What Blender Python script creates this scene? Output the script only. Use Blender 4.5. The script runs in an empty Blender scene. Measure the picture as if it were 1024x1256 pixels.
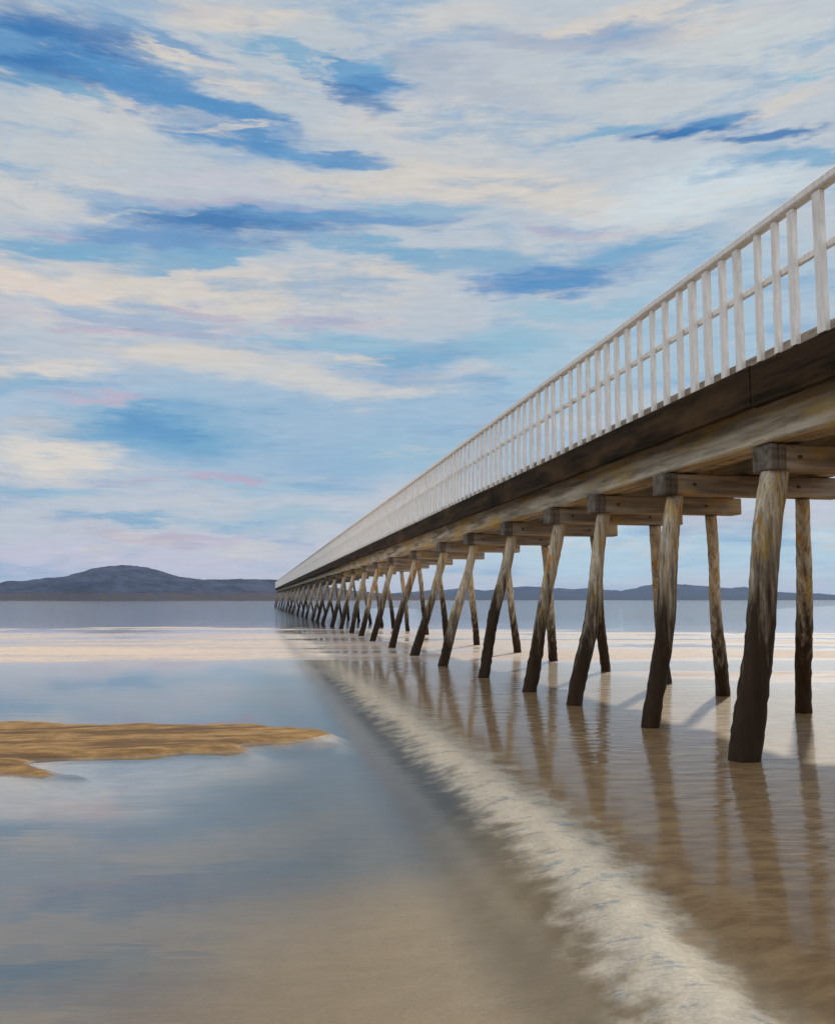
import bpy, bmesh, math, random
import numpy as np
from mathutils import Vector, Matrix

R = math.radians
C = bpy.context.scene.collection
scene = bpy.context.scene
random.seed(4)

# ------------------------------------------------------------------ camera
cd = bpy.data.cameras.new('camera')
cam = bpy.data.objects.new('camera', cd)
C.objects.link(cam)
cam.location = (0, 0, 1.5)
YAW = 10.4
cam.rotation_euler = (R(90 + 5.56), 0, R(-YAW))
cd.sensor_fit = 'HORIZONTAL'
cd.sensor_width = 36
cd.lens = 36 * 1100 / 1024
cd.clip_end = 20000
cd.clip_start = 0.05
scene.camera = cam
scene.render.resolution_x, scene.render.resolution_y = 834, 1024
scene.view_settings.view_transform = 'Standard'
scene.view_settings.look = 'None'
scene.view_settings.exposure = 0.0
scene.view_settings.gamma = 1
scene.cycles.max_bounces = 8
scene.cycles.transparent_max_bounces = 12
scene.cycles.volume_bounces = 0
scene.cycles.caustics_reflective = False
scene.cycles.caustics_refractive = False

# ------------------------------------------------------------------ node helpers
class NT:
    """small wrapper that builds and wires nodes"""
    def __init__(s, tree):
        s.t = tree
    def n(s, kind, **kw):
        nd = s.t.nodes.new(kind)
        for k, v in kw.items():
            setattr(nd, k, v)
        return nd
    def put(s, sock, v):
        if hasattr(v, 'is_output'):
            s.t.links.new(v, sock)
        else:
            sock.default_value = v
    def math(s, op, a, b=0.0, c=0.0, clamp=False):
        nd = s.n('ShaderNodeMath', operation=op, use_clamp=clamp)
        s.put(nd.inputs[0], a)
        s.put(nd.inputs[1], b)
        s.put(nd.inputs[2], c)
        return nd.outputs[0]
    def vmath(s, op, a, b=None, c=None):
        nd = s.n('ShaderNodeVectorMath', operation=op)
        s.put(nd.inputs[0], a)
        if b is not None:
            s.put(nd.inputs[1], b)
        if c is not None:
            s.put(nd.inputs[2], c)
        return nd.outputs['Value'] if op in ('LENGTH', 'DOT_PRODUCT') else nd.outputs[0]
    def mix(s, f, a, b, blend='MIX'):
        nd = s.n('ShaderNodeMix', data_type='RGBA', blend_type=blend)
        s.put(nd.inputs[0], f)
        s.put(nd.inputs[6], a)
        s.put(nd.inputs[7], b)
        return nd.outputs[2]
    def ramp(s, v, a, b, lo=0.0, hi=1.0, smooth=True):
        nd = s.n('ShaderNodeMapRange', interpolation_type='SMOOTHSTEP' if smooth else 'LINEAR')
        s.put(nd.inputs[0], v)
        s.put(nd.inputs[1], a)
        s.put(nd.inputs[2], b)
        s.put(nd.inputs[3], lo)
        s.put(nd.inputs[4], hi)
        return nd.outputs[0]
    def noise(s, vec, scale=1.0, detail=3.0, rough=0.55, color=False):
        nd = s.n('ShaderNodeTexNoise')
        s.put(nd.inputs['Vector'], vec)
        s.put(nd.inputs['Scale'], scale)
        s.put(nd.inputs['Detail'], detail)
        s.put(nd.inputs['Roughness'], rough)
        return nd.outputs['Color' if color else 'Fac']
    def scaled(s, vec, x, y, z):
        return s.vmath('MULTIPLY', vec, (x, y, z))

def rgb(r, g, b, k=1.0):
    """display colour (0..255) to linear"""
    f = lambda c: ((c / 255 + .055) / 1.055) ** 2.4 if c / 255 > .04045 else c / 255 / 12.92
    return (f(r) * k, f(g) * k, f(b) * k, 1)

# ------------------------------------------------------------------ sky and sun
SUN_AZ, SUN_EL = 36.0, 40.5
world = bpy.data.worlds.new('World')
scene.world = world
world.use_nodes = True
world.node_tree.nodes.clear()
w = NT(world.node_tree)
SKY_K = 0.1
out = w.n('ShaderNodeOutputWorld')
bg = w.n('ShaderNodeBackground')
bg.inputs['Strength'].default_value = SKY_K
w.t.links.new(bg.outputs[0], out.inputs[0])
sky = w.n('ShaderNodeTexSky', sky_type='NISHITA')
sky.sun_disc = False
sky.sun_elevation = R(SUN_EL)
sky.sun_rotation = R(SUN_AZ)
sky.air_density, sky.dust_density = 1.0, 0.6
tc = w.n('ShaderNodeTexCoord')
d = tc.outputs['Generated']
sep = w.n('ShaderNodeSeparateXYZ')
w.put(sep.inputs[0], d)
az = w.math('MULTIPLY', w.math('ARCTAN2', sep.outputs[0], sep.outputs[1]), 180 / math.pi)
el = w.math('MULTIPLY', w.math('ARCSINE', sep.outputs[2]), 180 / math.pi)
comb = w.n('ShaderNodeCombineXYZ')
w.put(comb.inputs[0], az)
w.put(comb.inputs[1], el)
p0 = comb.outputs[0]
# wind torn edges: broad, middle and fine streaks lying along the horizon
n1 = w.vmath('SUBTRACT', w.noise(w.scaled(p0, .06, .17, 0), 1.0, 4.0, .6, True), (.5, .5, .5))
n2 = w.vmath('SUBTRACT', w.noise(w.scaled(p0, .22, 1.15, 0), 1.0, 3.5, .65, True), (.5, .5, .5))
n3 = w.vmath('SUBTRACT', w.noise(w.scaled(p0, .9, 5.0, 0), 1.0, 2.0, .6, True), (.5, .5, .5))
p = w.vmath('ADD', p0, w.scaled(n1, 8, 4.5, 0))
p = w.vmath('ADD', p, w.scaled(n2, 6.5, 1.5, 0))
p = w.vmath('ADD', p, w.scaled(n3, 3.2, .5, 0))
def K(c):
    return tuple(v / SKY_K for v in c[:3]) + (1,)
# the sky beyond the picture: bright cloud with blue gaps
gen = w.noise(w.scaled(d, 2.2, 2.2, 5.0), 1.0, 4.0, .6)
blue = w.mix(.35, K(rgb(128, 172, 214)), sky.outputs[0])
white = K(rgb(214, 208, 200))
col = w.mix(w.ramp(gen, .36, .56), blue, white)
grad = w.ramp(el, 0, 30)
inner = w.mix(grad, K(rgb(187, 194, 206)), K(rgb(186, 196, 204)))
inner = w.mix(.06, inner, sky.outputs[0])
front = w.math('MULTIPLY', w.ramp(w.math('ABSOLUTE', w.math('SUBTRACT', az, YAW)), 55, 34), w.ramp(el, 48, 36))
col = w.mix(front, col, inner)
BLOBS = [
    (12.94, 12.19, 10.45, 4.61, 0, (158, 187, 211), 0.90),
    (-0.65, 10.46, 16.84, 3.80, 0, (156, 185, 209), 0.95),
    (29.35, 16.86, 7.15, 5.20, 0, (166, 193, 212), 0.90),
    (21.33, 14.99, 8.16, 2.98, 0, (162, 193, 212), 0.80),
    (-10.44, 11.42, 6.92, 1.44, 0, (170, 192, 212), 0.70),
    (-6.35, 32.95, 14.94, 2.36, 0, (193, 199, 203), 0.60),
    (15.22, 31.53, 13.91, 2.94, 0, (184, 193, 203), 0.80),
    (28.89, 31.10, 10.81, 2.81, 0, (196, 203, 207), 0.80),
    (-2.76, 34.02, 6.28, 0.71, 0, (211, 205, 198), 0.95),
    (5.33, 33.99, 4.38, 0.80, 0, (193, 199, 203), 0.80),
    (25.41, 33.09, 6.68, 1.03, 0, (211, 205, 198), 0.90),
    (13.05, 33.86, 6.04, 0.89, 0, (204, 204, 203), 0.80),
    (33.75, 31.47, 4.18, 1.16, 0, (200, 206, 208), 0.80),
    (-12.87, 25.98, 6.89, 1.89, 0, (193, 199, 203), 0.90),
    (-8.65, 27.70, 5.85, 0.84, 0, (204, 204, 203), 0.70),
    (-12.76, 23.41, 6.86, 1.22, 0, (204, 204, 203), 0.90),
    (-0.94, 24.79, 8.29, 0.73, 0, (196, 196, 206), 0.70),
    (12.48, 29.03, 7.06, 1.31, 0, (204, 204, 203), 0.80),
    (8.10, 29.46, 4.36, 1.09, 0, (204, 204, 203), 0.70),
    (13.55, 26.10, 8.07, 1.73, -4, (211, 205, 198), 0.95),
    (21.53, 24.67, 6.24, 1.00, -8, (211, 205, 198), 0.90),
    (6.50, 25.49, 6.99, 0.83, 0, (211, 205, 198), 0.80),
    (28.63, 24.10, 7.31, 1.69, 0, (204, 216, 222), 0.95),
    (20.58, 29.53, 7.91, 1.28, 0, (193, 199, 203), 0.80),
    (33.12, 28.17, 3.73, 0.57, 8, (211, 205, 198), 0.70),
    (-3.38, 19.22, 13.46, 1.24, 0, (211, 205, 198), 1.00),
    (-13.47, 18.72, 6.28, 0.63, 0, (220, 208, 198), 0.90),
    (-9.23, 17.03, 8.03, 0.94, 0, (206, 202, 204), 0.80),
    (7.07, 20.44, 4.81, 0.78, 0, (211, 205, 198), 0.80),
    (-3.78, 14.72, 5.98, 0.98, 0, (211, 205, 198), 0.95),
    (6.58, 13.60, 7.36, 0.82, 0, (204, 204, 203), 0.90),
    (0.82, 14.05, 6.18, 0.80, 0, (204, 204, 203), 0.80),
    (12.95, 14.48, 4.24, 0.71, 0, (204, 204, 203), 0.60),
    (-12.60, 8.29, 4.90, 1.63, 0, (218, 212, 204), 1.00),
    (-13.25, 13.56, 4.46, 0.94, 0, (214, 209, 203), 0.95),
    (-11.32, 10.39, 4.10, 0.48, 0, (211, 205, 198), 0.60),
    (-13.09, 30.65, 6.94, 2.04, -4, (66, 122, 178), 1.00),
    (-7.34, 32.41, 4.50, 0.63, -8, (88, 144, 194), 0.70),
    (-6.26, 30.54, 3.02, 0.82, 0, (88, 144, 194), 0.80),
    (-15.14, 30.17, 2.69, 1.32, 0, (66, 122, 178), 0.90),
    (-6.73, 29.56, 8.22, 0.91, -8, (88, 144, 194), 0.95),
    (-1.57, 28.95, 5.74, 0.69, -8, (88, 144, 194), 0.90),
    (-0.48, 27.38, 5.76, 0.88, -4, (88, 144, 194), 0.95),
    (4.33, 27.14, 4.83, 0.40, 0, (88, 144, 194), 0.80),
    (-13.01, 28.86, 4.16, 0.48, -8, (118, 168, 201), 0.80),
    (2.36, 32.12, 5.92, 0.50, -8, (118, 168, 201), 0.80),
    (6.45, 31.23, 3.82, 0.84, -8, (88, 144, 194), 0.95),
    (5.37, 30.76, 2.72, 0.59, -12, (66, 122, 178), 0.70),
    (7.54, 31.80, 3.83, 0.38, 4, (118, 168, 201), 0.70),
    (11.39, 31.83, 3.29, 0.84, -8, (170, 180, 196), 0.80),
    (-1.41, 22.58, 7.72, 1.03, 0, (66, 122, 178), 0.95),
    (-5.96, 21.35, 7.41, 0.74, 0, (88, 144, 194), 0.80),
    (-12.17, 20.52, 6.42, 0.63, 0, (118, 168, 201), 0.90),
    (5.98, 23.29, 8.00, 0.57, 0, (88, 144, 194), 0.80),
    (-3.42, 20.64, 6.07, 0.47, 8, (118, 168, 201), 0.80),
    (7.07, 21.55, 3.75, 0.48, -4, (118, 168, 201), 0.80),
    (19.88, 20.22, 5.99, 1.15, 4, (88, 144, 194), 0.95),
    (17.24, 19.61, 3.70, 0.68, 0, (88, 144, 194), 0.70),
    (24.55, 21.55, 4.05, 0.65, 0, (118, 168, 201), 0.90),
    (12.98, 21.09, 6.41, 0.68, 0, (118, 168, 201), 0.70),
    (21.40, 18.44, 5.66, 0.58, 0, (148, 187, 208), 0.80),
    (10.83, 23.96, 5.39, 0.47, 0, (118, 168, 201), 0.60),
    (28.25, 27.52, 4.45, 0.55, 0, (66, 122, 178), 1.00),
    (32.58, 26.54, 3.74, 0.46, 0, (66, 122, 178), 0.90),
    (23.18, 28.01, 3.63, 0.43, 0, (118, 168, 201), 0.80),
    (33.92, 25.38, 2.75, 0.51, 0, (118, 168, 201), 0.80),
    (29.25, 27.73, 1.96, 0.42, 8, (66, 122, 178), 0.80),
    (11.89, 16.01, 6.89, 0.91, 4, (118, 168, 201), 0.85),
    (5.50, 16.46, 6.85, 0.60, 0, (148, 187, 208), 0.80),
    (16.14, 16.69, 4.22, 1.20, 0, (148, 187, 208), 0.80),
    (-6.13, 10.32, 6.77, 1.59, 0, (118, 168, 201), 1.00),
    (-6.62, 10.69, 3.38, 0.79, 0, (88, 144, 194), 0.60),
    (5.57, 8.55, 2.87, 1.35, 0, (146, 178, 208), 0.80),
    (0.94, 6.92, 6.61, 0.82, 0, (148, 187, 208), 0.60),
    (8.72, 9.09, 4.20, 1.56, 0, (148, 187, 208), 0.60),
    (-8.35, 4.58, 3.28, 0.39, 4, (118, 168, 201), 0.80),
    (-12.06, 5.91, 4.02, 0.48, 0, (148, 187, 208), 0.70),
    (0.97, 4.87, 6.59, 0.62, 0, (148, 187, 208), 0.60),
    (-14.10, 12.54, 2.20, 0.75, 0, (118, 168, 201), 0.60),
    (22.51, 32.37, 5.52, 0.73, 0, (170, 180, 196), 0.90),
    (23.05, 32.88, 1.68, 0.56, 0, (160, 172, 192), 0.90),
    (17.42, 32.67, 3.79, 0.57, -8, (170, 180, 196), 0.70),
    (15.21, 30.05, 5.96, 0.69, -8, (176, 186, 200), 0.70),
    (28.37, 30.56, 5.95, 0.41, -4, (176, 190, 204), 0.70),
    (35.05, 29.63, 2.27, 0.39, -8, (148, 187, 208), 0.80),
    (20.67, 33.18, 1.39, 0.40, 20, (211, 205, 198), 0.80),
    (-6.05, 31.71, 3.04, 0.36, -16, (211, 205, 198), 0.80),
    (-2.67, 31.04, 5.72, 0.62, -8, (211, 205, 198), 0.85),
    (3.45, 31.69, 1.41, 0.38, -20, (204, 204, 203), 0.60),
    (-6.19, 28.54, 4.52, 0.25, -4, (211, 205, 198), 0.70),
    (-1.54, 28.00, 3.65, 0.22, 8, (211, 205, 198), 0.70),
    (-7.28, 16.40, 5.32, 0.34, 0, (186, 178, 197), 0.90),
    (-3.87, 18.32, 3.02, 0.38, 0, (186, 178, 197), 0.70),
    (4.43, 17.78, 4.22, 0.45, 0, (186, 178, 197), 0.70),
    (-9.99, 11.84, 3.26, 0.39, 0, (186, 178, 197), 0.90),
    (-1.86, 7.47, 3.01, 0.41, -4, (182, 172, 196), 0.90),
    (-6.99, 6.80, 2.39, 0.25, 0, (186, 178, 197), 0.70),
    (-5.46, 3.75, 5.78, 0.35, 0, (186, 178, 197), 0.90),
    (20.45, 22.80, 3.66, 0.37, -4, (186, 178, 197), 0.70),
    (-0.92, 23.64, 8.27, 0.28, 0, (186, 178, 197), 0.60),
    (-12.67, 21.44, 3.65, 0.22, 0, (186, 178, 197), 0.60),
    (-9.20, 2.20, 13.69, 1.27, 0, (196, 195, 212), 0.90),
    (0.99, 3.43, 5.57, 0.62, 0, (200, 198, 210), 0.80),
    (26.04, 2.75, 15.63, 2.00, 0, (178, 206, 222), 0.90),
    (27.03, 3.73, 9.52, 0.50, 0, (204, 220, 226), 0.60),
    (-7.97, 22.51, 2.92, 0.18, 8, (211, 205, 198), 0.70),
    (-0.52, 3.21, 3.01, 0.41, 0, (204, 204, 203), 0.60),
    (6.04, 15.62, 2.12, 0.25, 0, (211, 205, 198), 0.60),
    (-14.47, 30.30, 4.98, 1.56, -4, (66, 122, 178), 0.85),
    (-10.29, 31.95, 2.90, 0.70, -4, (66, 122, 178), 0.70),
    (-7.22, 29.16, 5.46, 0.67, -12, (88, 144, 194), 0.60),
]
# each patch: rows of the table laid one over the other; patches lean by a few set slopes
SLOPES = sorted({b[4] for b in BLOBS})
for i, (ba, be, ra, re, sl_, c, al) in enumerate(BLOBS):
    if i % 6 == 0:
        pp = w.vmath('MULTIPLY_ADD', col, (1e-7, 1e-7, 1e-7), p)
        lean = {0: pp}
    if sl_ not in lean:
        k = math.tan(R(sl_))
        cs = w.n('ShaderNodeCombineXYZ')
        w.put(cs.inputs[1], w.math('MULTIPLY', w.vmath('DOT_PRODUCT', pp, (1, 0, 0)), -k))
        lean[sl_] = w.vmath('ADD', pp, cs.outputs[0])
    k = math.tan(R(sl_))
    q = w.vmath('MULTIPLY_ADD', lean[sl_], (1 / ra, 1 / re, 0), (-ba / ra, -(be - k * ba) / re, 0))
    r = w.vmath('LENGTH', q)
    col = w.mix(w.ramp(r, 1.3, .4, 0.0, al), col, K(rgb(*c)))
# thin broken streaks of blue, lilac and cream over everything
st1 = w.noise(w.vmath('ADD', w.scaled(p0, .075, .40, 0), w.scaled(n1, .5, .9, 0)), 1.0, 5.0, .68)
st2 = w.noise(w.vmath('ADD', w.scaled(p0, .09, .48, 0), (31.0, 7.0, 0)), 1.0, 5.0, .68)
st3 = w.noise(w.vmath('ADD', w.scaled(p0, .06, .34, 0), (5.0, 47.0, 0)), 1.0, 5.0, .70)
col = w.mix(w.ramp(st1, .48, .66, 0, .6), col, K(rgb(120, 165, 203)))
col = w.mix(w.ramp(st2, .56, .70, 0, .5), col, K(rgb(212, 207, 200)))
col = w.mix(w.ramp(st3, .55, .70, 0, .4), col, K(rgb(176, 178, 196)))
# dry-brush variation, and unseen sky behind and overhead brightened to fill the shaded railing
streak = w.noise(w.scaled(p0, .5, 3.4, 0), 1.0, 4.0, .65)
col = w.mix(.42, col, w.mix(1.0, col, w.ramp(streak, .25, .75, .82, 1.16, False), 'MULTIPLY'))
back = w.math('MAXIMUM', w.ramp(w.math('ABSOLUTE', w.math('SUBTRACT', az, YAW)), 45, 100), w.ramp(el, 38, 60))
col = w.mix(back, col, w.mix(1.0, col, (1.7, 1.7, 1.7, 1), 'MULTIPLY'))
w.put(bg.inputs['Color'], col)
world.cycles.sampling_method = 'MANUAL'
world.cycles.sample_map_resolution = 1024

sl = bpy.data.lights.new('sun', 'SUN')
sl.energy = 3.0
sl.angle = R(2.4)          # sun through thin cloud
sl.color = (1.0, .9, .76)
sun = bpy.data.objects.new('sun', sl)
C.objects.link(sun)
sdir = Vector((math.sin(R(SUN_AZ)) * math.cos(R(SUN_EL)), math.cos(R(SUN_AZ)) * math.cos(R(SUN_EL)), math.sin(R(SUN_EL))))
sun.rotation_euler = sdir.to_track_quat('Z', 'Y').to_euler()
sun.location = (20, 40, 40)

# ------------------------------------------------------------------ mesh helpers
def obj(name, me, mat=None, parent=None, label=None, kind=None):
    o = bpy.data.objects.new(name, me)
    C.objects.link(o)
    if mat and not me.materials:
        me.materials.append(mat)
    if parent:
        o.parent = parent
    if label:
        o['label'] = label
    if kind:
        o['kind'] = kind
    return o

def mesh_from(bm, name, smooth=False):
    me = bpy.data.meshes.new(name)
    bmesh.ops.recalc_face_normals(bm, faces=bm.faces)
    bm.to_mesh(me)
    bm.free()
    if smooth:
        me.polygons.foreach_set('use_smooth', [True] * len(me.polygons))
    return me

def box(bm, x0, x1, y0, y1, z0, z1, bevel=0.0):
    r = bmesh.ops.create_cube(bm, size=1)
    vs = r['verts']
    for v in vs:
        v.co = Vector(((x0 + x1) / 2 + v.co.x * (x1 - x0), (y0 + y1) / 2 + v.co.y * (y1 - y0), (z0 + z1) / 2 + v.co.z * (z1 - z0)))
    if bevel:
        es = list({e for v in vs for e in v.link_edges})
        bmesh.ops.bevel(bm, geom=es, offset=bevel, segments=1, affect='EDGES')

def boards(bm, x0, x1, z0, z1, y0, y1, length, gap=.006, jog=.006, **kw):
    """a run of timbers butted end to end"""
    y = y0
    while y < y1 - .3:
        e = min(y1, y + length * random.uniform(.85, 1.15))
        jx, jz = random.uniform(-jog, jog), random.uniform(-jog, jog)
        long_beam(bm, x0 + jx, x1 + jx, z0 + jz, z1 + jz, y, e - gap, **kw)
        y = e

def long_beam(bm, x0, x1, z0, z1, y0, y1, step=.8, wob=.006, bevel=.012):
    """a hand-hewn timber running along the pier, slightly uneven along its length"""
    n = max(2, int((y1 - y0) / step))
    prof = [(x0 + bevel, z0), (x1 - bevel, z0), (x1, z0 + bevel), (x1, z1 - bevel), (x1 - bevel, z1), (x0 + bevel, z1), (x0, z1 - bevel), (x0, z0 + bevel)]
    rings = []
    for i in range(n + 1):
        y = y0 + (y1 - y0) * i / n
        dx, dz = random.uniform(-wob, wob), random.uniform(-wob, wob)
        rings.append([bm.verts.new((px + dx + random.uniform(-wob, wob) * .4, y, pz + dz + random.uniform(-wob, wob) * .4)) for px, pz in prof])
    for a, b in zip(rings, rings[1:]):
        for k in range(8):
            bm.faces.new((a[k], a[(k + 1) % 8], b[(k + 1) % 8], b[k]))
    bm.faces.new(rings[0])
    bm.faces.new(list(reversed(rings[-1])))

# ------------------------------------------------------------------ numpy noise
_rng = np.random.default_rng(11)
_tab = _rng.random((256, 256))
def vnoise(x, y):
    xi, yi = np.floor(x).astype(int), np.floor(y).astype(int)
    fx, fy = x - xi, y - yi
    fx, fy = fx * fx * (3 - 2 * fx), fy * fy * (3 - 2 * fy)
    g = lambda a, b: _tab[a & 255, b & 255]
    return (g(xi, yi) * (1 - fx) + g(xi + 1, yi) * fx) * (1 - fy) + (g(xi, yi + 1) * (1 - fx) + g(xi + 1, yi + 1) * fx) * fy
def fbm(x, y, o=4):
    s, a, t = 0, .5, 0
    for i in range(o):
        s = s + a * vnoise(x + 17.3 * i, y + 9.1 * i)
        t += a
        x, y, a = x * 2.03, y * 2.03, a * .5
    return s / t - .5
def sst(x, a, b):
    t = np.clip((x - a) / (b - a), 0, 1)
    return t * t * (3 - 2 * t)

# ------------------------------------------------------------------ materials
def new_mat(name):
    m = bpy.data.materials.new(name)
    m.use_nodes = True
    m.node_tree.nodes.clear()
    t = NT(m.node_tree)
    o = t.n('ShaderNodeOutputMaterial')
    return m, t, o
def principled(t, o, color, rough=.8, bump=None, bump_d=.01, bump_s=.6, spec=.3):
    b = t.n('ShaderNodeBsdfPrincipled')
    t.put(b.inputs['Base Color'], color)
    t.put(b.inputs['Roughness'], rough)
    b.inputs['Specular IOR Level'].default_value = spec
    if bump is not None:
        bp = t.n('ShaderNodeBump')
        bp.inputs['Strength'].default_value = bump_s
        bp.inputs['Distance'].default_value = bump_d
        t.put(bp.inputs['Height'], bump)
        t.put(b.inputs['Normal'], bp.outputs[0])
    t.put(o.inputs[0], b.outputs[0])
    return b

def pos(t):
    return t.n('ShaderNodeNewGeometry').outputs['Position']

def mat_pile():
    m, t, o = new_mat('tidal_timber')
    P = pos(t)
    oi = t.n('ShaderNodeObjectInfo').outputs['Random']
    sh = t.vmath('ADD', P, t.vmath('MULTIPLY', (31.0, 17.0, 5.0), oi))
    g = t.noise(t.scaled(sh, 14, 14, 1.3), 1.0, 5.0, .65)
    blotch = t.noise(t.scaled(sh, 5, 5, 2.2), 1.0, 3.0, .6)
    s = t.n('ShaderNodeSeparateXYZ')
    t.put(s.inputs[0], P)
    base = t.mix(t.ramp(g, .35, .68), (.42, .33, .22, 1), (.74, .64, .48, 1))
    base = t.mix(t.ramp(blotch, .52, .66, 0, .85), base, (.60, .40, .12, 1))       # ochre lichen
    och = t.noise(t.scaled(sh, 7, 7, 1.9), 1.0, 2.0, .5)
    base = t.mix(t.math('MULTIPLY', t.ramp(och, .60, .68, 0, .9), t.ramp(s.outputs[2], 1.7, 2.1)), base, (.58, .25, .045, 1))   # rust stains
    base = t.mix(t.math('MULTIPLY', t.ramp(och, .40, .33, 0, .8), .8), base, (.60, .55, .47, 1))
    gr = t.noise(t.scaled(sh, 34, 34, .9), 1.0, 4.0, .7)
    base = t.mix(t.ramp(gr, .54, .66, 0, .75), base, (.12, .085, .055, 1))
    base = t.mix(t.ramp(gr, .44, .34, 0, .6), base, (.74, .68, .58, 1))
    # ragged tide mark: weed and damp below
    zt = t.math('ADD', s.outputs[2], t.math('MULTIPLY', t.math('SUBTRACT', t.noise(t.scaled(sh, 13, 13, 1.1), 1.0, 4.0, .68), .5), 3.2))
    zt = t.math('ADD', zt, t.math('MULTIPLY', t.math('SUBTRACT', oi, .5), .8))
    wet = t.ramp(zt, 2.45, .65)
    dark = t.mix(g, (.012, .0075, .0045, 1), (.060, .036, .019, 1))
    base = t.mix(wet, base, dark)
    rough = t.ramp(wet, 0, 1, .85, .6)
    principled(t, o, base, rough, g, .025, .9, .1)
    return m

def mat_beam(name, c0, c1, stain, amt, axis):
    m, t, o = new_mat(name)
    P = pos(t)
    k = {'y': (9, .7, 9), 'x': (.9, 9, 9)}[axis]
    g = t.noise(t.scaled(P, *k), 1.0, 5.0, .65)
    fine = t.noise(t.scaled(P, k[0] * 4, k[1] * 4, k[2] * 4), 1.0, 3.0, .6)
    b = t.noise(t.scaled(P, 1.3, .55, 2.2), 1.0, 4.0, .6)
    c = t.mix(t.ramp(g, .32, .68), c0, c1)
    c = t.mix(t.ramp(b, .50, .68, 0, amt), c, stain)
    c = t.mix(t.ramp(fine, .62, .72, 0, .55), c, tuple(v * .35 for v in c0[:3]) + (1,))
    principled(t, o, c, .9, g, .02, .8, .08)
    return m

def mat_paint():
    m, t, o = new_mat('white_paint')
    P = pos(t)
    n = t.noise(t.scaled(P, 26, 26, 5), 1.0, 4.0, .65)
    b = t.noise(P, 2.1, 4.0, .6)
    c = t.mix(t.ramp(n, .3, .7), (.74, .70, .655, 1), (.90, .87, .83, 1))
    c = t.mix(t.ramp(b, .55, .75, 0, .35), c, (.52, .45, .38, 1))
    c = t.mix(t.ramp(t.noise(P, 38, 3.0, .7), .66, .74, 0, .6), c, (.36, .30, .24, 1))
    principled(t, o, c, .6, n, .006, .5)
    return m

M_pile = mat_pile()
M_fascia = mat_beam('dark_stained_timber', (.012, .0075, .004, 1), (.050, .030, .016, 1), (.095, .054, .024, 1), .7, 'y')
M_girder = mat_beam('weathered_timber', (.22, .185, .145, 1), (.68, .60, .47, 1), (.56, .38, .12, 1), .85, 'y')
M_cap = mat_beam('grey_weathered_timber', (.21, .18, .155, 1), (.52, .46, .395, 1), (.54, .38, .14, 1), .8, 'x')
M_deck = mat_beam('deck_timber', (.10, .08, .06, 1), (.22, .18, .14, 1), (.14, .10, .06, 1), .5, 'x')
M_kerb = mat_beam('kerb_timber', (.22, .175, .13, 1), (.40, .33, .26, 1), (.20, .15, .10, 1), .5, 'y')
M_block = mat_beam('dark_block_timber', (.09, .075, .06, 1), (.24, .205, .17, 1), (.11, .085, .06, 1), .6, 'x')
M_paint = mat_paint()
def mat_bolt():
    m, t, o = new_mat('rusty_iron')
    n = t.noise(pos(t), 60, 3.0, .6)
    b = principled(t, o, t.mix(n, (.05, .03, .02, 1), (.22, .11, .05, 1)), .7, n, .003, .5)
    b.inputs['Metallic'].default_value = .4
    return m
M_bolt = mat_bolt()

# ------------------------------------------------------------------ tidal sand
YC, YS = math.cos(R(YAW)), math.sin(R(YAW))
def poly_sd(px, py, poly):
    """signed distance, positive inside"""
    dmin = np.full(px.shape, 1e9)
    inside = np.zeros(px.shape, bool)
    n = len(poly)
    for i in range(n):
        ax, ay = poly[i]
        bx, by = poly[(i + 1) % n]
        ex, ey = bx - ax, by - ay
        t = np.clip(((px - ax) * ex + (py - ay) * ey) / (ex * ex + ey * ey), 0, 1)
        dmin = np.minimum(dmin, np.hypot(px - ax - t * ex, py - ay - t * ey))
        cr = ((ay > py) != (by > py)) & (px < ex * (py - ay) / (ey if abs(ey) > 1e-9 else 1e-9) + ax)
        inside ^= cr
    return np.where(inside, dmin, -dmin)

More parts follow.
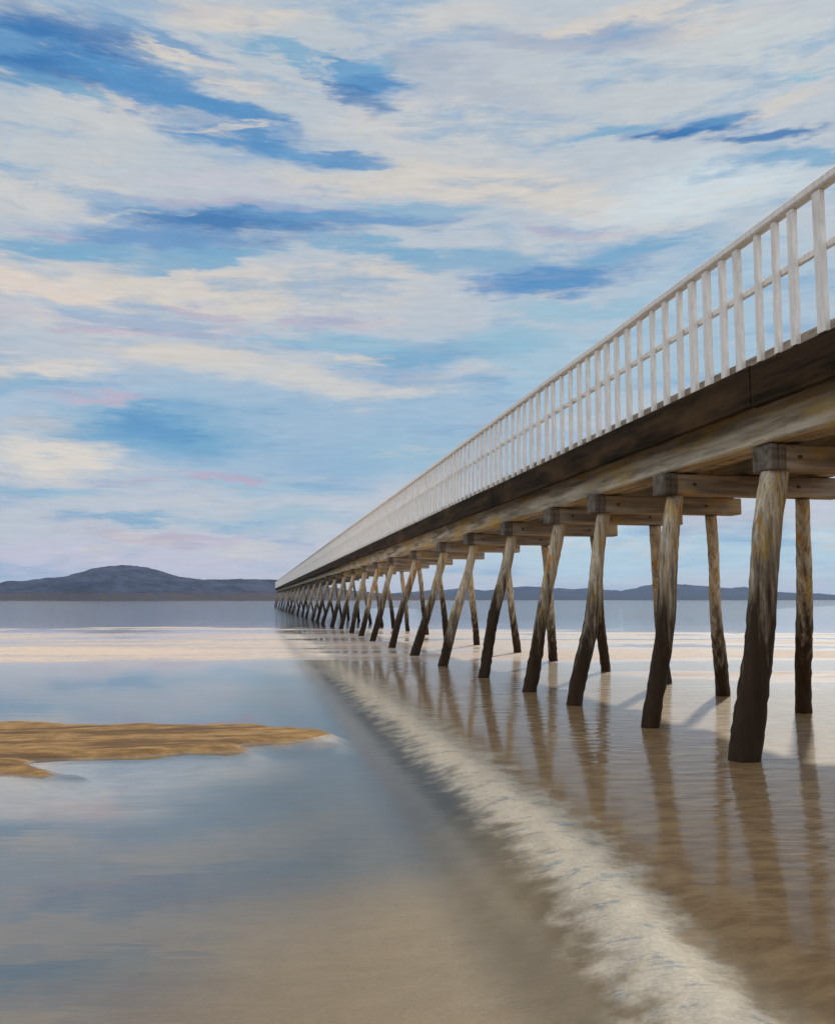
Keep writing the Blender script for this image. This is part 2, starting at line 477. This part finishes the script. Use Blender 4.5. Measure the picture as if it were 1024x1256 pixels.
# spit of golden sand, in metres (across, ahead)
SPIT = [(-14, 11.6), (-9, 11.4), (-5.15, 11.05), (-3.6, 10.95), (-1.8, 10.8), (-1.1, 10.4), (-0.62, 9.85), (-0.95, 9.5), (-1.75, 9.15), (-1.45, 8.9), (-1.62, 8.68), (-2.2, 8.62), (-2.9, 8.42), (-3.5, 8.30), (-3.1, 8.02), (-2.55, 7.72), (-2.9, 7.60), (-3.6, 7.50), (-5, 7.35), (-9, 7.0), (-14, 6.8)]
def ground_fields(X, Y):
    a = X * YC - Y * YS
    D = X * YS + Y * YC
    rr = np.hypot(X, Y)
    wob = fbm(X * .35, Y * .9) * 1.6 + fbm(X * 1.6 + 40, Y * 3.1) * .35
    # spit
    sd = poly_sd(a + fbm(X * .9, Y * 2.5) * .8, D - .12 + fbm(X * 1.1 + 9, Y * 2.2 + 3) * .5, SPIT)
    spit = sst(sd, -.14, .32)
    rim = np.exp(-((sd + .16 + fbm(X * 1.5, Y * 3) * .35) / .22) ** 2) * (1 - sst(D, 9.0, 9.7)) * (1 - sst(a, -3.6, -2.7))
    # pale flats farther out
    Dw = D + fbm(a * .05 + 3, D * .11) * 17 + fbm(a * .22, D * .5) * 7 + fbm(a * .8, D * 1.9) * 2.2
    flat = sst(Dw, 13.5, 22.5) * (1 - sst(Dw, 44, 54))
    hollow = sst(fbm(a * .045 + 70, D * .26 + 5, 4), .05, .16)
    # shell and foam line beside the pier
    Xl = X + wob * .10 + fbm(X * 1.2, Y * .7 + 20) * .22
    wid = .26 + np.clip(Y, 0, 40) * .010
    line = np.exp(-((Xl - 1.64 - .34 * sst(D, 3.2, 6.0)) / wid) ** 2) * (1 - sst(D, 40, 52)) 
    # brown bank under the pier
    bank = sst(Xl, 1.75, 2.4) * (1 - sst(D, 40, 56))
    z = np.full(X.shape, -.11)
    z = z - .35 * sst(rr, 60, 160) - .6 * sst(rr, 400, 1500)
    z = z * (1 - bank) + bank * -.0125
    z = z * (1 - flat) + flat * (.008 - hollow * .020 + fbm(a * .10 + 31, D * .55, 5) * .050)
    z = np.maximum(z, z * (1 - spit) + spit * .050)
    z = z * (1 - rim) + rim * .006
    near = 1 - sst(rr, 40, 110)
    z = z + line * (-.0035 - np.minimum(z, 0) * .95) + line * fbm(X * 2.6 + 11, Y * 6.5, 4) * .010
    z = z + near * (fbm(X * 1.1, Y * 2.6) * .012 + fbm(X * 5 + 5, Y * 11) * .006)
    z = z + near * bank * fbm(X * .5 + 30, Y * 1.1) * .008
    mud = (1 - bank) * (1 - sst(D, 24, 40)) * sst(D - 1.5 * a + wob * .8, 4.4, 7.2)
    cloud_shoal = sst(sd, -1.5, -.1) * (1 - sst(D, 8.6, 9.6)) * (1 - sst(a, -2.6, -.8))  # pale shallows below the spit, coloured in to stand for reflected cloud
    mud = mud * (1 - cloud_shoal)
    deep = sst(D, 46, 60)
    flat = np.maximum(flat, np.maximum(cloud_shoal, rim))  # the flats' pale colour also carries the painted cloud reflection
    spit = spit * (1 - .75 * rim)
    return z, spit, flat, line, bank, mud, deep

def build_ground():
    fr = np.arange(-46, 62, .36)
    back = np.linspace(62, 314, 50)[1:-1]
    ang = np.radians(np.concatenate([fr, back]))
    rads = np.concatenate([[.25, .7, 1.1], np.geomspace(1.5, 75, 250), np.geomspace(80, 9000, 38)])
    A, Rr = np.meshgrid(ang, rads)
    X, Y = Rr * np.sin(A), Rr * np.cos(A)
    z, spit, flat, line, bank, mud, deep = ground_fields(X, Y)
    nr, na = X.shape
    verts = np.stack([X, Y, z], -1).reshape(-1, 3)
    idx = np.arange(nr * na).reshape(nr, na)
    nx = np.roll(idx, -1, 1)
    f = np.stack([idx[:-1], idx[1:], nx[1:], nx[:-1]], -1).reshape(-1, 4)
    me = bpy.data.meshes.new('sand')
    me.from_pydata(verts.tolist(), [], f.tolist() + [idx[0].tolist()])
    for nm, arr in (('spit', spit), ('flat', flat), ('line', line), ('bank', bank), ('mud', mud), ('deep', deep)):
        at = me.attributes.new(nm, 'FLOAT', 'POINT')
        at.data.foreach_set('value', arr.reshape(-1).astype(np.float32))
    me.polygons.foreach_set('use_smooth', [True] * len(me.polygons))
    me.update()
    return me

def mat_sand():
    m, t, o = new_mat('tidal_sand')
    P = pos(t)
    at = lambda n: t.n('ShaderNodeAttribute', attribute_name=n).outputs['Fac']
    n_big = t.noise(t.scaled(P, .7, 1.5, 1), 1.0, 4.0, .6)
    n_mid = t.noise(t.scaled(P, 3.5, 7.5, 1), 1.0, 5.0, .65)
    n_fine = t.noise(P, 45, 4.0, .7)
    brk = t.math('SUBTRACT', n_mid, .5)
    c = t.mix(n_mid, (.22, .15, .08, 1), (.34, .24, .14, 1))
    c = t.mix(at('mud'), c, t.mix(n_mid, (.045, .066, .095, 1), (.11, .13, .155, 1)))
    c = t.mix(at('bank'), c, t.mix(t.ramp(n_mid, .3, .7), (.30, .16, .068, 1), (.53, .325, .155, 1)))
    c = t.mix(t.math('MULTIPLY', at('bank'), t.ramp(n_big, .54, .68, 0, .6)), c, (.62, .43, .17, 1))
    pale = t.mix(t.ramp(n_mid, .3, .7), (.52, .41, .325, 1), (.66, .545, .45, 1))
    c = t.mix(at('flat'), c, pale)
    gold = t.mix(t.ramp(n_mid, .32, .68), (.15, .08, .024, 1), (.34, .20, .07, 1))
    streak = t.noise(t.scaled(P, .55, 3.0, 1), 1.0, 5.0, .65)
    gold = t.mix(t.ramp(streak, .49, .60, 0, .9), gold, (.085, .042, .014, 1))
    c = t.mix(t.ramp(t.math('ADD', at('spit'), t.math('MULTIPLY', brk, .5)), .3, .6), c, gold)
    n_fl = t.noise(t.scaled(P, 5, 9, 1), 1.0, 4.0, .7)
    foam = t.mix(n_fine, (.78, .635, .51, 1), (.92, .795, .66, 1))
    foam = t.mix(t.ramp(n_fl, .53, .66, 0, .8), foam, (.34, .40, .44, 1))  # blue-grey flecks painted in for sky mirrored in small puddles
    n_bd = t.math('SUBTRACT', t.noise(t.scaled(P, 4.2, 4.2, 1), 1.0, 5.0, .62), .5)
    c = t.mix(t.math('MULTIPLY', t.ramp(t.math('ADD', at('line'), t.math('MULTIPLY', n_bd, 1.9)), .12, .95), t.ramp(at('line'), .03, .35)), c, foam)
    c = t.mix(at('deep'), c, (.06, .07, .085, 1))
    # damp sand near and below the waterline
    s = t.n('ShaderNodeSeparateXYZ')
    t.put(s.inputs[0], P)
    damp = t.ramp(t.math('ADD', s.outputs[2], t.math('MULTIPLY', brk, .016)), .020, .0)
    c = t.mix(damp, c, t.mix(1.0, c, (.80, .78, .77, 1), 'MULTIPLY'))
    c = t.mix(t.ramp(n_fine, .3, .7, .25, 0), c, (.12, .085, .05, 1))
    rough = t.ramp(damp, 0, 1, .95, .5)
    h = t.math('ADD', t.math('MULTIPLY', n_mid, 1.0), t.math('MULTIPLY', n_fine, .18))
    pb = principled(t, o, c, rough, h, .02, .5, .25)
    t.put(pb.inputs['Coat Weight'], t.math('MULTIPLY', t.math('MULTIPLY', damp, .8), t.ramp(s.outputs[2], -.0015, .0005)))    # the film ends where the water covers it
    pb.inputs['Coat Roughness'].default_value = .16
    pb.inputs['Coat IOR'].default_value = 1.45
    return m

def mat_water():
    m, t, o = new_mat('shallow_water')
    P = pos(t)
    sp = t.n('ShaderNodeSeparateXYZ')
    t.put(sp.inputs[0], P)
    ca = t.n('ShaderNodeMapping', vector_type='POINT')
    t.put(ca.inputs['Vector'], P)
    ca.inputs['Rotation'].default_value = (0, 0, R(YAW))
    v = ca.outputs[0]
    r1 = t.noise(t.scaled(v, 1.1, 4.0, 1), 1.0, 3.0, .55)
    r2 = t.noise(t.scaled(v, 5, 17, 1), 1.0, 2.0, .55)
    r0 = t.noise(t.scaled(v, .12, .5, 1), 1.0, 3.0, .6)
    calm = t.ramp(r0, .35, .65, .45, 1.0)
    h = t.math('ADD', r1, t.math('MULTIPLY', r2, t.ramp(sp.outputs[0], 1.8, 3.4, .05, .22)))
    bp = t.n('ShaderNodeBump')
    t.put(bp.inputs['Strength'], calm)
    t.put(bp.inputs['Distance'], t.math('MAXIMUM', t.ramp(sp.outputs[1], 38, 75, 0.0016, .05), t.ramp(sp.outputs[0], 2.3, 3.6, 0, .020)))    # wind chop out in the channel
    t.put(bp.inputs['Height'], h)
    fr = t.n('ShaderNodeFresnel')
    bf = t.n('ShaderNodeNewGeometry').outputs['Backfacing']
    # IOR set unphysically to tune reflection: raised over left pool, lowered beside the pier
    ior = t.ramp(t.math('ADD', sp.outputs[0], t.math('MULTIPLY', r0, .8)), -1.3, .9, 2.0, 1.12)
    ior = t.math('MAXIMUM', ior, t.ramp(sp.outputs[1], 22, 45, 1.0, 1.45))
    t.put(fr.inputs['IOR'], t.math('POWER', ior, t.ramp(bf, 0, 1, 1, -1, False)))    # light leaving the bed passes as it came
    t.put(fr.inputs['Normal'], bp.outputs[0])
    gl = t.n('ShaderNodeBsdfAnisotropic')
    gl.inputs['Color'].default_value = (.96, .97, 1, 1)
    t.put(gl.inputs['Roughness'], t.math('ADD', t.ramp(r0, .3, .7, .0, .03), t.math('MULTIPLY', t.ramp(sp.outputs[0], -.3, 1.2, 0, .075), t.ramp(sp.outputs[1], 32, 14))))
    t.put(gl.inputs['Normal'], bp.outputs[0])
    tr = t.n('ShaderNodeBsdfTransparent')
    tr.inputs['Color'].default_value = (.93, .96, .95, 1)
    mx = t.n('ShaderNodeMixShader')
    t.put(mx.inputs[0], fr.outputs[0])
    t.put(mx.inputs[1], tr.outputs[0])
    t.put(mx.inputs[2], gl.outputs[0])
    t.put(o.inputs[0], mx.outputs[0])
    return m

obj('sand', build_ground(), mat_sand(), kind='structure')
S = 9000
wm = bpy.data.meshes.new('water')
wm.from_pydata([(-S, -S, 0), (S, -S, 0), (S, S, 0), (-S, S, 0)], [], [(0, 1, 2, 3)])
obj('water', wm, mat_water(), kind='structure')

# ------------------------------------------------------------------ hills
def mat_hill(name, low, a, b):
    m, t, o = new_mat(name)
    P = pos(t)
    n = t.noise(t.scaled(P, .022, .022, .07), 1.0, 6.0, .72)
    f = t.noise(P, .09, 3.0, .6)
    s = t.n('ShaderNodeSeparateXYZ')
    t.put(s.inputs[0], P)
    c = t.mix(t.ramp(n, .35, .65), a, b)
    zz = t.math('ADD', s.outputs[2], t.math('MULTIPLY', t.math('SUBTRACT', f, .5), 16))
    c = t.mix(t.ramp(zz, 15, 6), c, low)
    principled(t, o, c, .95, f, 6, .7, .05)
    return m

def ridge(name, pts, dist, depth, mat, seed):
    """hill range standing across the view; pts are (across, height) in metres at the crest"""
    px = np.array([q[0] for q in pts], float)
    pz = np.array([q[1] for q in pts], float)
    u = np.linspace(px[0], px[-1], 260)
    v = np.linspace(-1, 1, 26)
    U, V = np.meshgrid(u, v)
    crest = np.interp(U, px, pz) * (1 + .0 * V)
    bell = np.clip(1 - np.abs(V) ** 1.5, 0, 1)
    gull = fbm(U * .012 + seed, V * 2.2 + seed, 5)
    z = crest * bell * (1 + gull * .7 * np.clip(np.abs(V) * 2.4, 0, 1)) + fbm(U * .03 + seed, V * 6) * 9 * bell + fbm(U * .15 + seed, V * 16) * 3.0 * bell - 1.2
    a, D = U, dist + V * depth
    X, Y = a * YC + D * YS, -a * YS + D * YC
    nr, nc = U.shape
    idx = np.arange(nr * nc).reshape(nr, nc)
    f = np.stack([idx[:-1, :-1], idx[:-1, 1:], idx[1:, 1:], idx[1:, :-1]], -1).reshape(-1, 4)
    me = bpy.data.meshes.new(name)
    me.from_pydata(np.stack([X, Y, z], -1).reshape(-1, 3).tolist(), [], f.tolist())
    me.polygons.foreach_set('use_smooth', [True] * len(me.polygons))
    return obj(name, me, mat, kind='structure')
MH = mat_hill('hazed_wooded_hill', (.06, .042, .036, 1), (.010, .014, .032, 1), (.052, .062, .105, 1))  # blue of distance haze is mixed into both hill colours
MH2 = mat_hill('far_hazed_wooded_hill', (.03, .04, .06, 1), (.018, .032, .065, 1), (.04, .06, .11, 1))
ridge('hills', [
    (-1271, 4.2),
    (-1107, 19.2),
    (-971, 27.4),
    (-862, 19.2),
    (-780, 19.2),
    (-698, 26.0),
    (-637, 35.6),
    (-582, 41.0),
    (-548, 52.0),
    (-494, 60.1),
    (-455, 54.7),
    (-405, 41.0),
    (-357, 32.9),
    (-289, 37.0),
    (-237, 34.2),
    (-180, 27.4),
    (-125, 19.2),
    (-57, 12.4),
    (11, 7.0),
    (65, 2.9),
], 1500, 170, MH, 3.0)
ridge('hills', [
    (-176, 5.3),
    (-80, 16.8),
    (15, 20.6),
    (92, 26.3),
    (168, 22.5),
    (263, 34.0),
    (340, 26.3),
    (397, 28.2),
    (473, 22.5),
    (550, 35.9),
    (617, 35.9),
    (683, 28.2),
    (750, 30.1),
    (836, 18.7),
    (913, 14.9),
    (977, 13.0),
    (1123, 22.5),
    (1313, 37.8),
    (1504, 26.3),
    (1733, 5.3),
], 2100, 220, MH2, 8.0)

# ------------------------------------------------------------------ pier
Y0, Y1 = -6.0, 186.0
XE, XR = 4.60, 7.30            # deck edges
ZD = 3.69                      # deck top
pier = bpy.data.objects.new('pier', None)
C.objects.link(pier)
pier['label'] = 'long timber pier with white railing on leaning piles, running out to the horizon'
pier['category'] = 'pier'

bm = bmesh.new()
y = Y0
while y < Y1:
    wd = .19 if y < 40 else .9
    z1 = ZD + random.uniform(-.004, .004)
    box(bm, XE + .075, XR - .005, y, min(y + wd, Y1), ZD - .06, z1)
    y += wd + .008
obj('deck', mesh_from(bm, 'deck'), M_deck, pier)
for x0 in (XE, XR):
    bm = bmesh.new()
    boards(bm, x0, x0 + .07, 3.30, ZD + .012, Y0, Y1, 4.6, .009, .006, step=.7, wob=.004, bevel=.012)
    obj('fascia', mesh_from(bm, 'fascia'), M_fascia, pier)
for gx in (4.88, 5.95, 6.85):
    bm = bmesh.new()
    boards(bm, gx, gx + .26, 3.018, ZD - .072, Y0, Y1, 6.2, .012, .005, step=.6, wob=.006, bevel=.02)
    obj('girder', mesh_from(bm, 'girder'), M_girder, pier)
# lower stringer inside the first girder
bm = bmesh.new()
long_beam(bm, 5.16, 5.34, 3.03, 3.30, Y0, Y1, .7, .008, .02)
obj('stringer', mesh_from(bm, 'stringer'), M_cap, pier)

def pile_mesh(head, foot, r0, r1, seed):
    rnd = random.Random(seed)
    n, rings = 20, 44
    h, f = Vector(head), Vector(foot)
    f = f + (f - h) * (.5 / (h - f).z)          # half a metre into the bed
    ax = (h - f).normalized()
    e1 = ax.cross(Vector((0, 1, 0))).normalized()
    e2 = ax.cross(e1)
    lob = [(rnd.uniform(0, 6.28), rnd.uniform(.02, .05), k) for k in (2, 3, 5)]
    bend = [(rnd.uniform(-.022, .022), rnd.uniform(-.022, .022)) for _ in range(3)]
    bm = bmesh.new()
    prev = None
    for i in range(rings + 1):
        t = i / rings
        c = f.lerp(h, t)
        for k, (bx, by) in enumerate(bend):
            s = math.sin(math.pi * (k + 1) * t)
            c = c + e1 * bx * s + e2 * by * s
        r = r1 + (r0 - r1) * t + .006 * math.sin(7 * t + seed) + rnd.uniform(-.003, .003)
        crust = .009 if t < .5 + .08 * math.sin(seed * 1.7) else .0035      # barnacles and weed below the tide mark
        ring = []
        for j in range(n):
            a = 2 * math.pi * j / n
            q = r * (1 + sum(am * math.sin(k * a + ph + t * 1.2) for ph, am, k in lob)) + rnd.uniform(-crust, crust)
            ring.append(bm.verts.new(c + e1 * math.cos(a) * q + e2 * math.sin(a) * q))
        if prev:
            for j in range(n):
                bm.faces.new((prev[j], prev[(j + 1) % n], ring[(j + 1) % n], ring[j]))
        else:
            bm.faces.new(ring)
        prev = ring
    bm.faces.new(list(reversed(prev)))
    return mesh_from(bm, 'pile', True)

ZC0, ZC1 = 2.75, 3.005         # crosshead
def bent(y, k):
    xo = random.uniform(-.05, .05)
    bm = bmesh.new()
    box(bm, 4.866 + xo, 7.16 + random.uniform(-.1, .1), y - .15, y + .15, ZC0 + .012, ZC1, .015)
    cap = obj('crosshead', mesh_from(bm, 'crosshead'), M_cap, pier)
    bm = bmesh.new()
    for s in (0, .088):
        box(bm, 4.858 + xo + s, 4.94 + xo + s, y - .168, y + .168, ZC0 + .004, ZC1 + .003, .012)
    obj('packing_block', mesh_from(bm, 'packing_block'), M_block, cap)
    for bx in (5.22, 6.60):
        bm = bmesh.new()
        bmesh.ops.create_cone(bm, cap_ends=True, segments=8, radius1=.022, radius2=.018, depth=.03,
                              matrix=Matrix.Translation((bx, y - .162, (ZC0 + ZC1) / 2)) @ Matrix.Rotation(R(90), 4, 'X'))
        obj('bolt', mesh_from(bm, 'bolt'), M_bolt, cap)
    big = 1.24 if k == 0 else 1.0
    rnd = random.uniform
    hf = (5.05, y, ZC0 + .01)
    ff = ((FEET[k] if k < len(FEET) else 4.4 + rnd(-.12, .12)), y + rnd(-.06, .10), 0)
    obj('pile', pile_mesh(hf, ff, .098 * big, (.112 if k else .122) * big, k * 2 + 1), M_pile, pier)
    hr = (6.75, y, ZC0 + .01)
    fr_ = (7.28 + rnd(-.08, .08), y + .92 + rnd(-.1, .1), 0)
    obj('pile', pile_mesh(hr, fr_, .086, .108, k * 2 + 2), M_pile, pier)

FEET = [4.60, 4.68, 4.58, 4.46, 4.42, 4.26, 4.25, 4.28, 4.30, 4.35, 4.45, 4.4, 4.35, 4.3, 4.3]
YB = [7.98, 10.1, 12.4, 14.3, 17.1, 20.2, 23.5, 27.7, 32.4, 36.4, 40.8, 45.4, 50.0, 55.5, 61.0, 67.0, 74.0, 82.0, 90.0, 99.0, 108.0, 119.0, 130.0, 142.0, 155.0, 168.0, 180.0, 5.7, 3.4]
for k, y in enumerate(YB):
    bent(y, k)

# railing: top rail with its mid rail, kerb and posts
bm = bmesh.new()
ZT = 5.01
boards(bm, XE - .025, XE + .085, ZT - .085, ZT, Y0, Y1, 3.7, .005, .003, step=.6, wob=.003, bevel=.014)
rail = obj('railing', mesh_from(bm, 'railing'), M_paint, pier)
bm = bmesh.new()
long_beam(bm, XE + .058, XE + .098, 4.42, 4.49, Y0, Y1, .8, .005, .008)
obj('mid_rail', mesh_from(bm, 'mid_rail'), M_paint, rail)
bm = bmesh.new()
long_beam(bm, XE + .052, XE + .17, ZD + .014, ZD + .115, Y0, Y1, .8, .006, .014)
obj('kerb', mesh_from(bm, 'kerb'), M_kerb, rail)

def post_bm(bm, y, wd, x0=XE + .002, lean=0.0):
    n = 7
    prev = None
    for i in range(n + 1):
        t = i / n
        z = ZD + .016 + (ZT - .087 - ZD - .016) * t
        wv = wd * (1 + random.uniform(-.06, .06) + (.10 if i == 0 else 0))
        dy = y + lean * t + random.uniform(-.003, .003)
        x1 = x0 + .048 + random.uniform(-.002, .002)
        ring = [bm.verts.new(q) for q in ((x0, dy - wv / 2, z), (x1, dy - wv / 2, z), (x1, dy + wv / 2, z), (x0, dy + wv / 2, z))]
        if prev:
            for j in range(4):
                bm.faces.new((prev[j], prev[(j + 1) % 4], ring[(j + 1) % 4], ring[j]))
        else:
            bm.faces.new(ring)
        prev = ring
    bm.faces.new(list(reversed(prev)))
py = [6.13, 6.53, 6.92, 7.18, 7.47, 7.82, 8.11, 8.43, 8.74, 9.05, 9.40, 9.74, 10.1, 10.44, 10.8]
while py[-1] < Y1 - .4:
    py.append(py[-1] + .37 * random.uniform(.88, 1.12))
variants = []
for wd in (.105, .072, .09, .06, .08, .066):
    bm = bmesh.new()
    post_bm(bm, 0, wd, 0.0, random.uniform(-.012, .012))
    me = mesh_from(bm, 'post')
    me.materials.append(M_paint)
    variants.append(me)
for i, yy in enumerate(py[:100]):
    o = obj('post', variants[(i * 5 + (i // 4)) % 6 if i > 1 else 0], None, rail)
    o.location = (XE + .002, yy, 0)
bm = bmesh.new()
for yy in py[100:]:
    post_bm(bm, yy, random.choice((.105, .072, .09, .066)))
yy = 5.9
while yy > Y0 + .2:
    post_bm(bm, yy, random.choice((.105, .072, .09, .066)))
    yy -= .37
obj('distant_posts', mesh_from(bm, 'distant_posts'), M_paint, rail, kind='stuff')

# ------------------------------------------------------------------ air
HZ = 0.0001
if HZ > 0:
    bm = bmesh.new()
    box(bm, -9500, 9500, -9500, 9500, -4, 75)
    m, t, o = new_mat('haze')
    pv = t.n('ShaderNodeVolumePrincipled')
    pv.inputs['Color'].default_value = (.50, .68, 1.0, 1)
    pv.inputs['Density'].default_value = HZ
    pv.inputs['Anisotropy'].default_value = 0.2
    t.put(o.inputs['Volume'], pv.outputs[0])
    obj('haze', mesh_from(bm, 'haze'), m, kind='stuff')
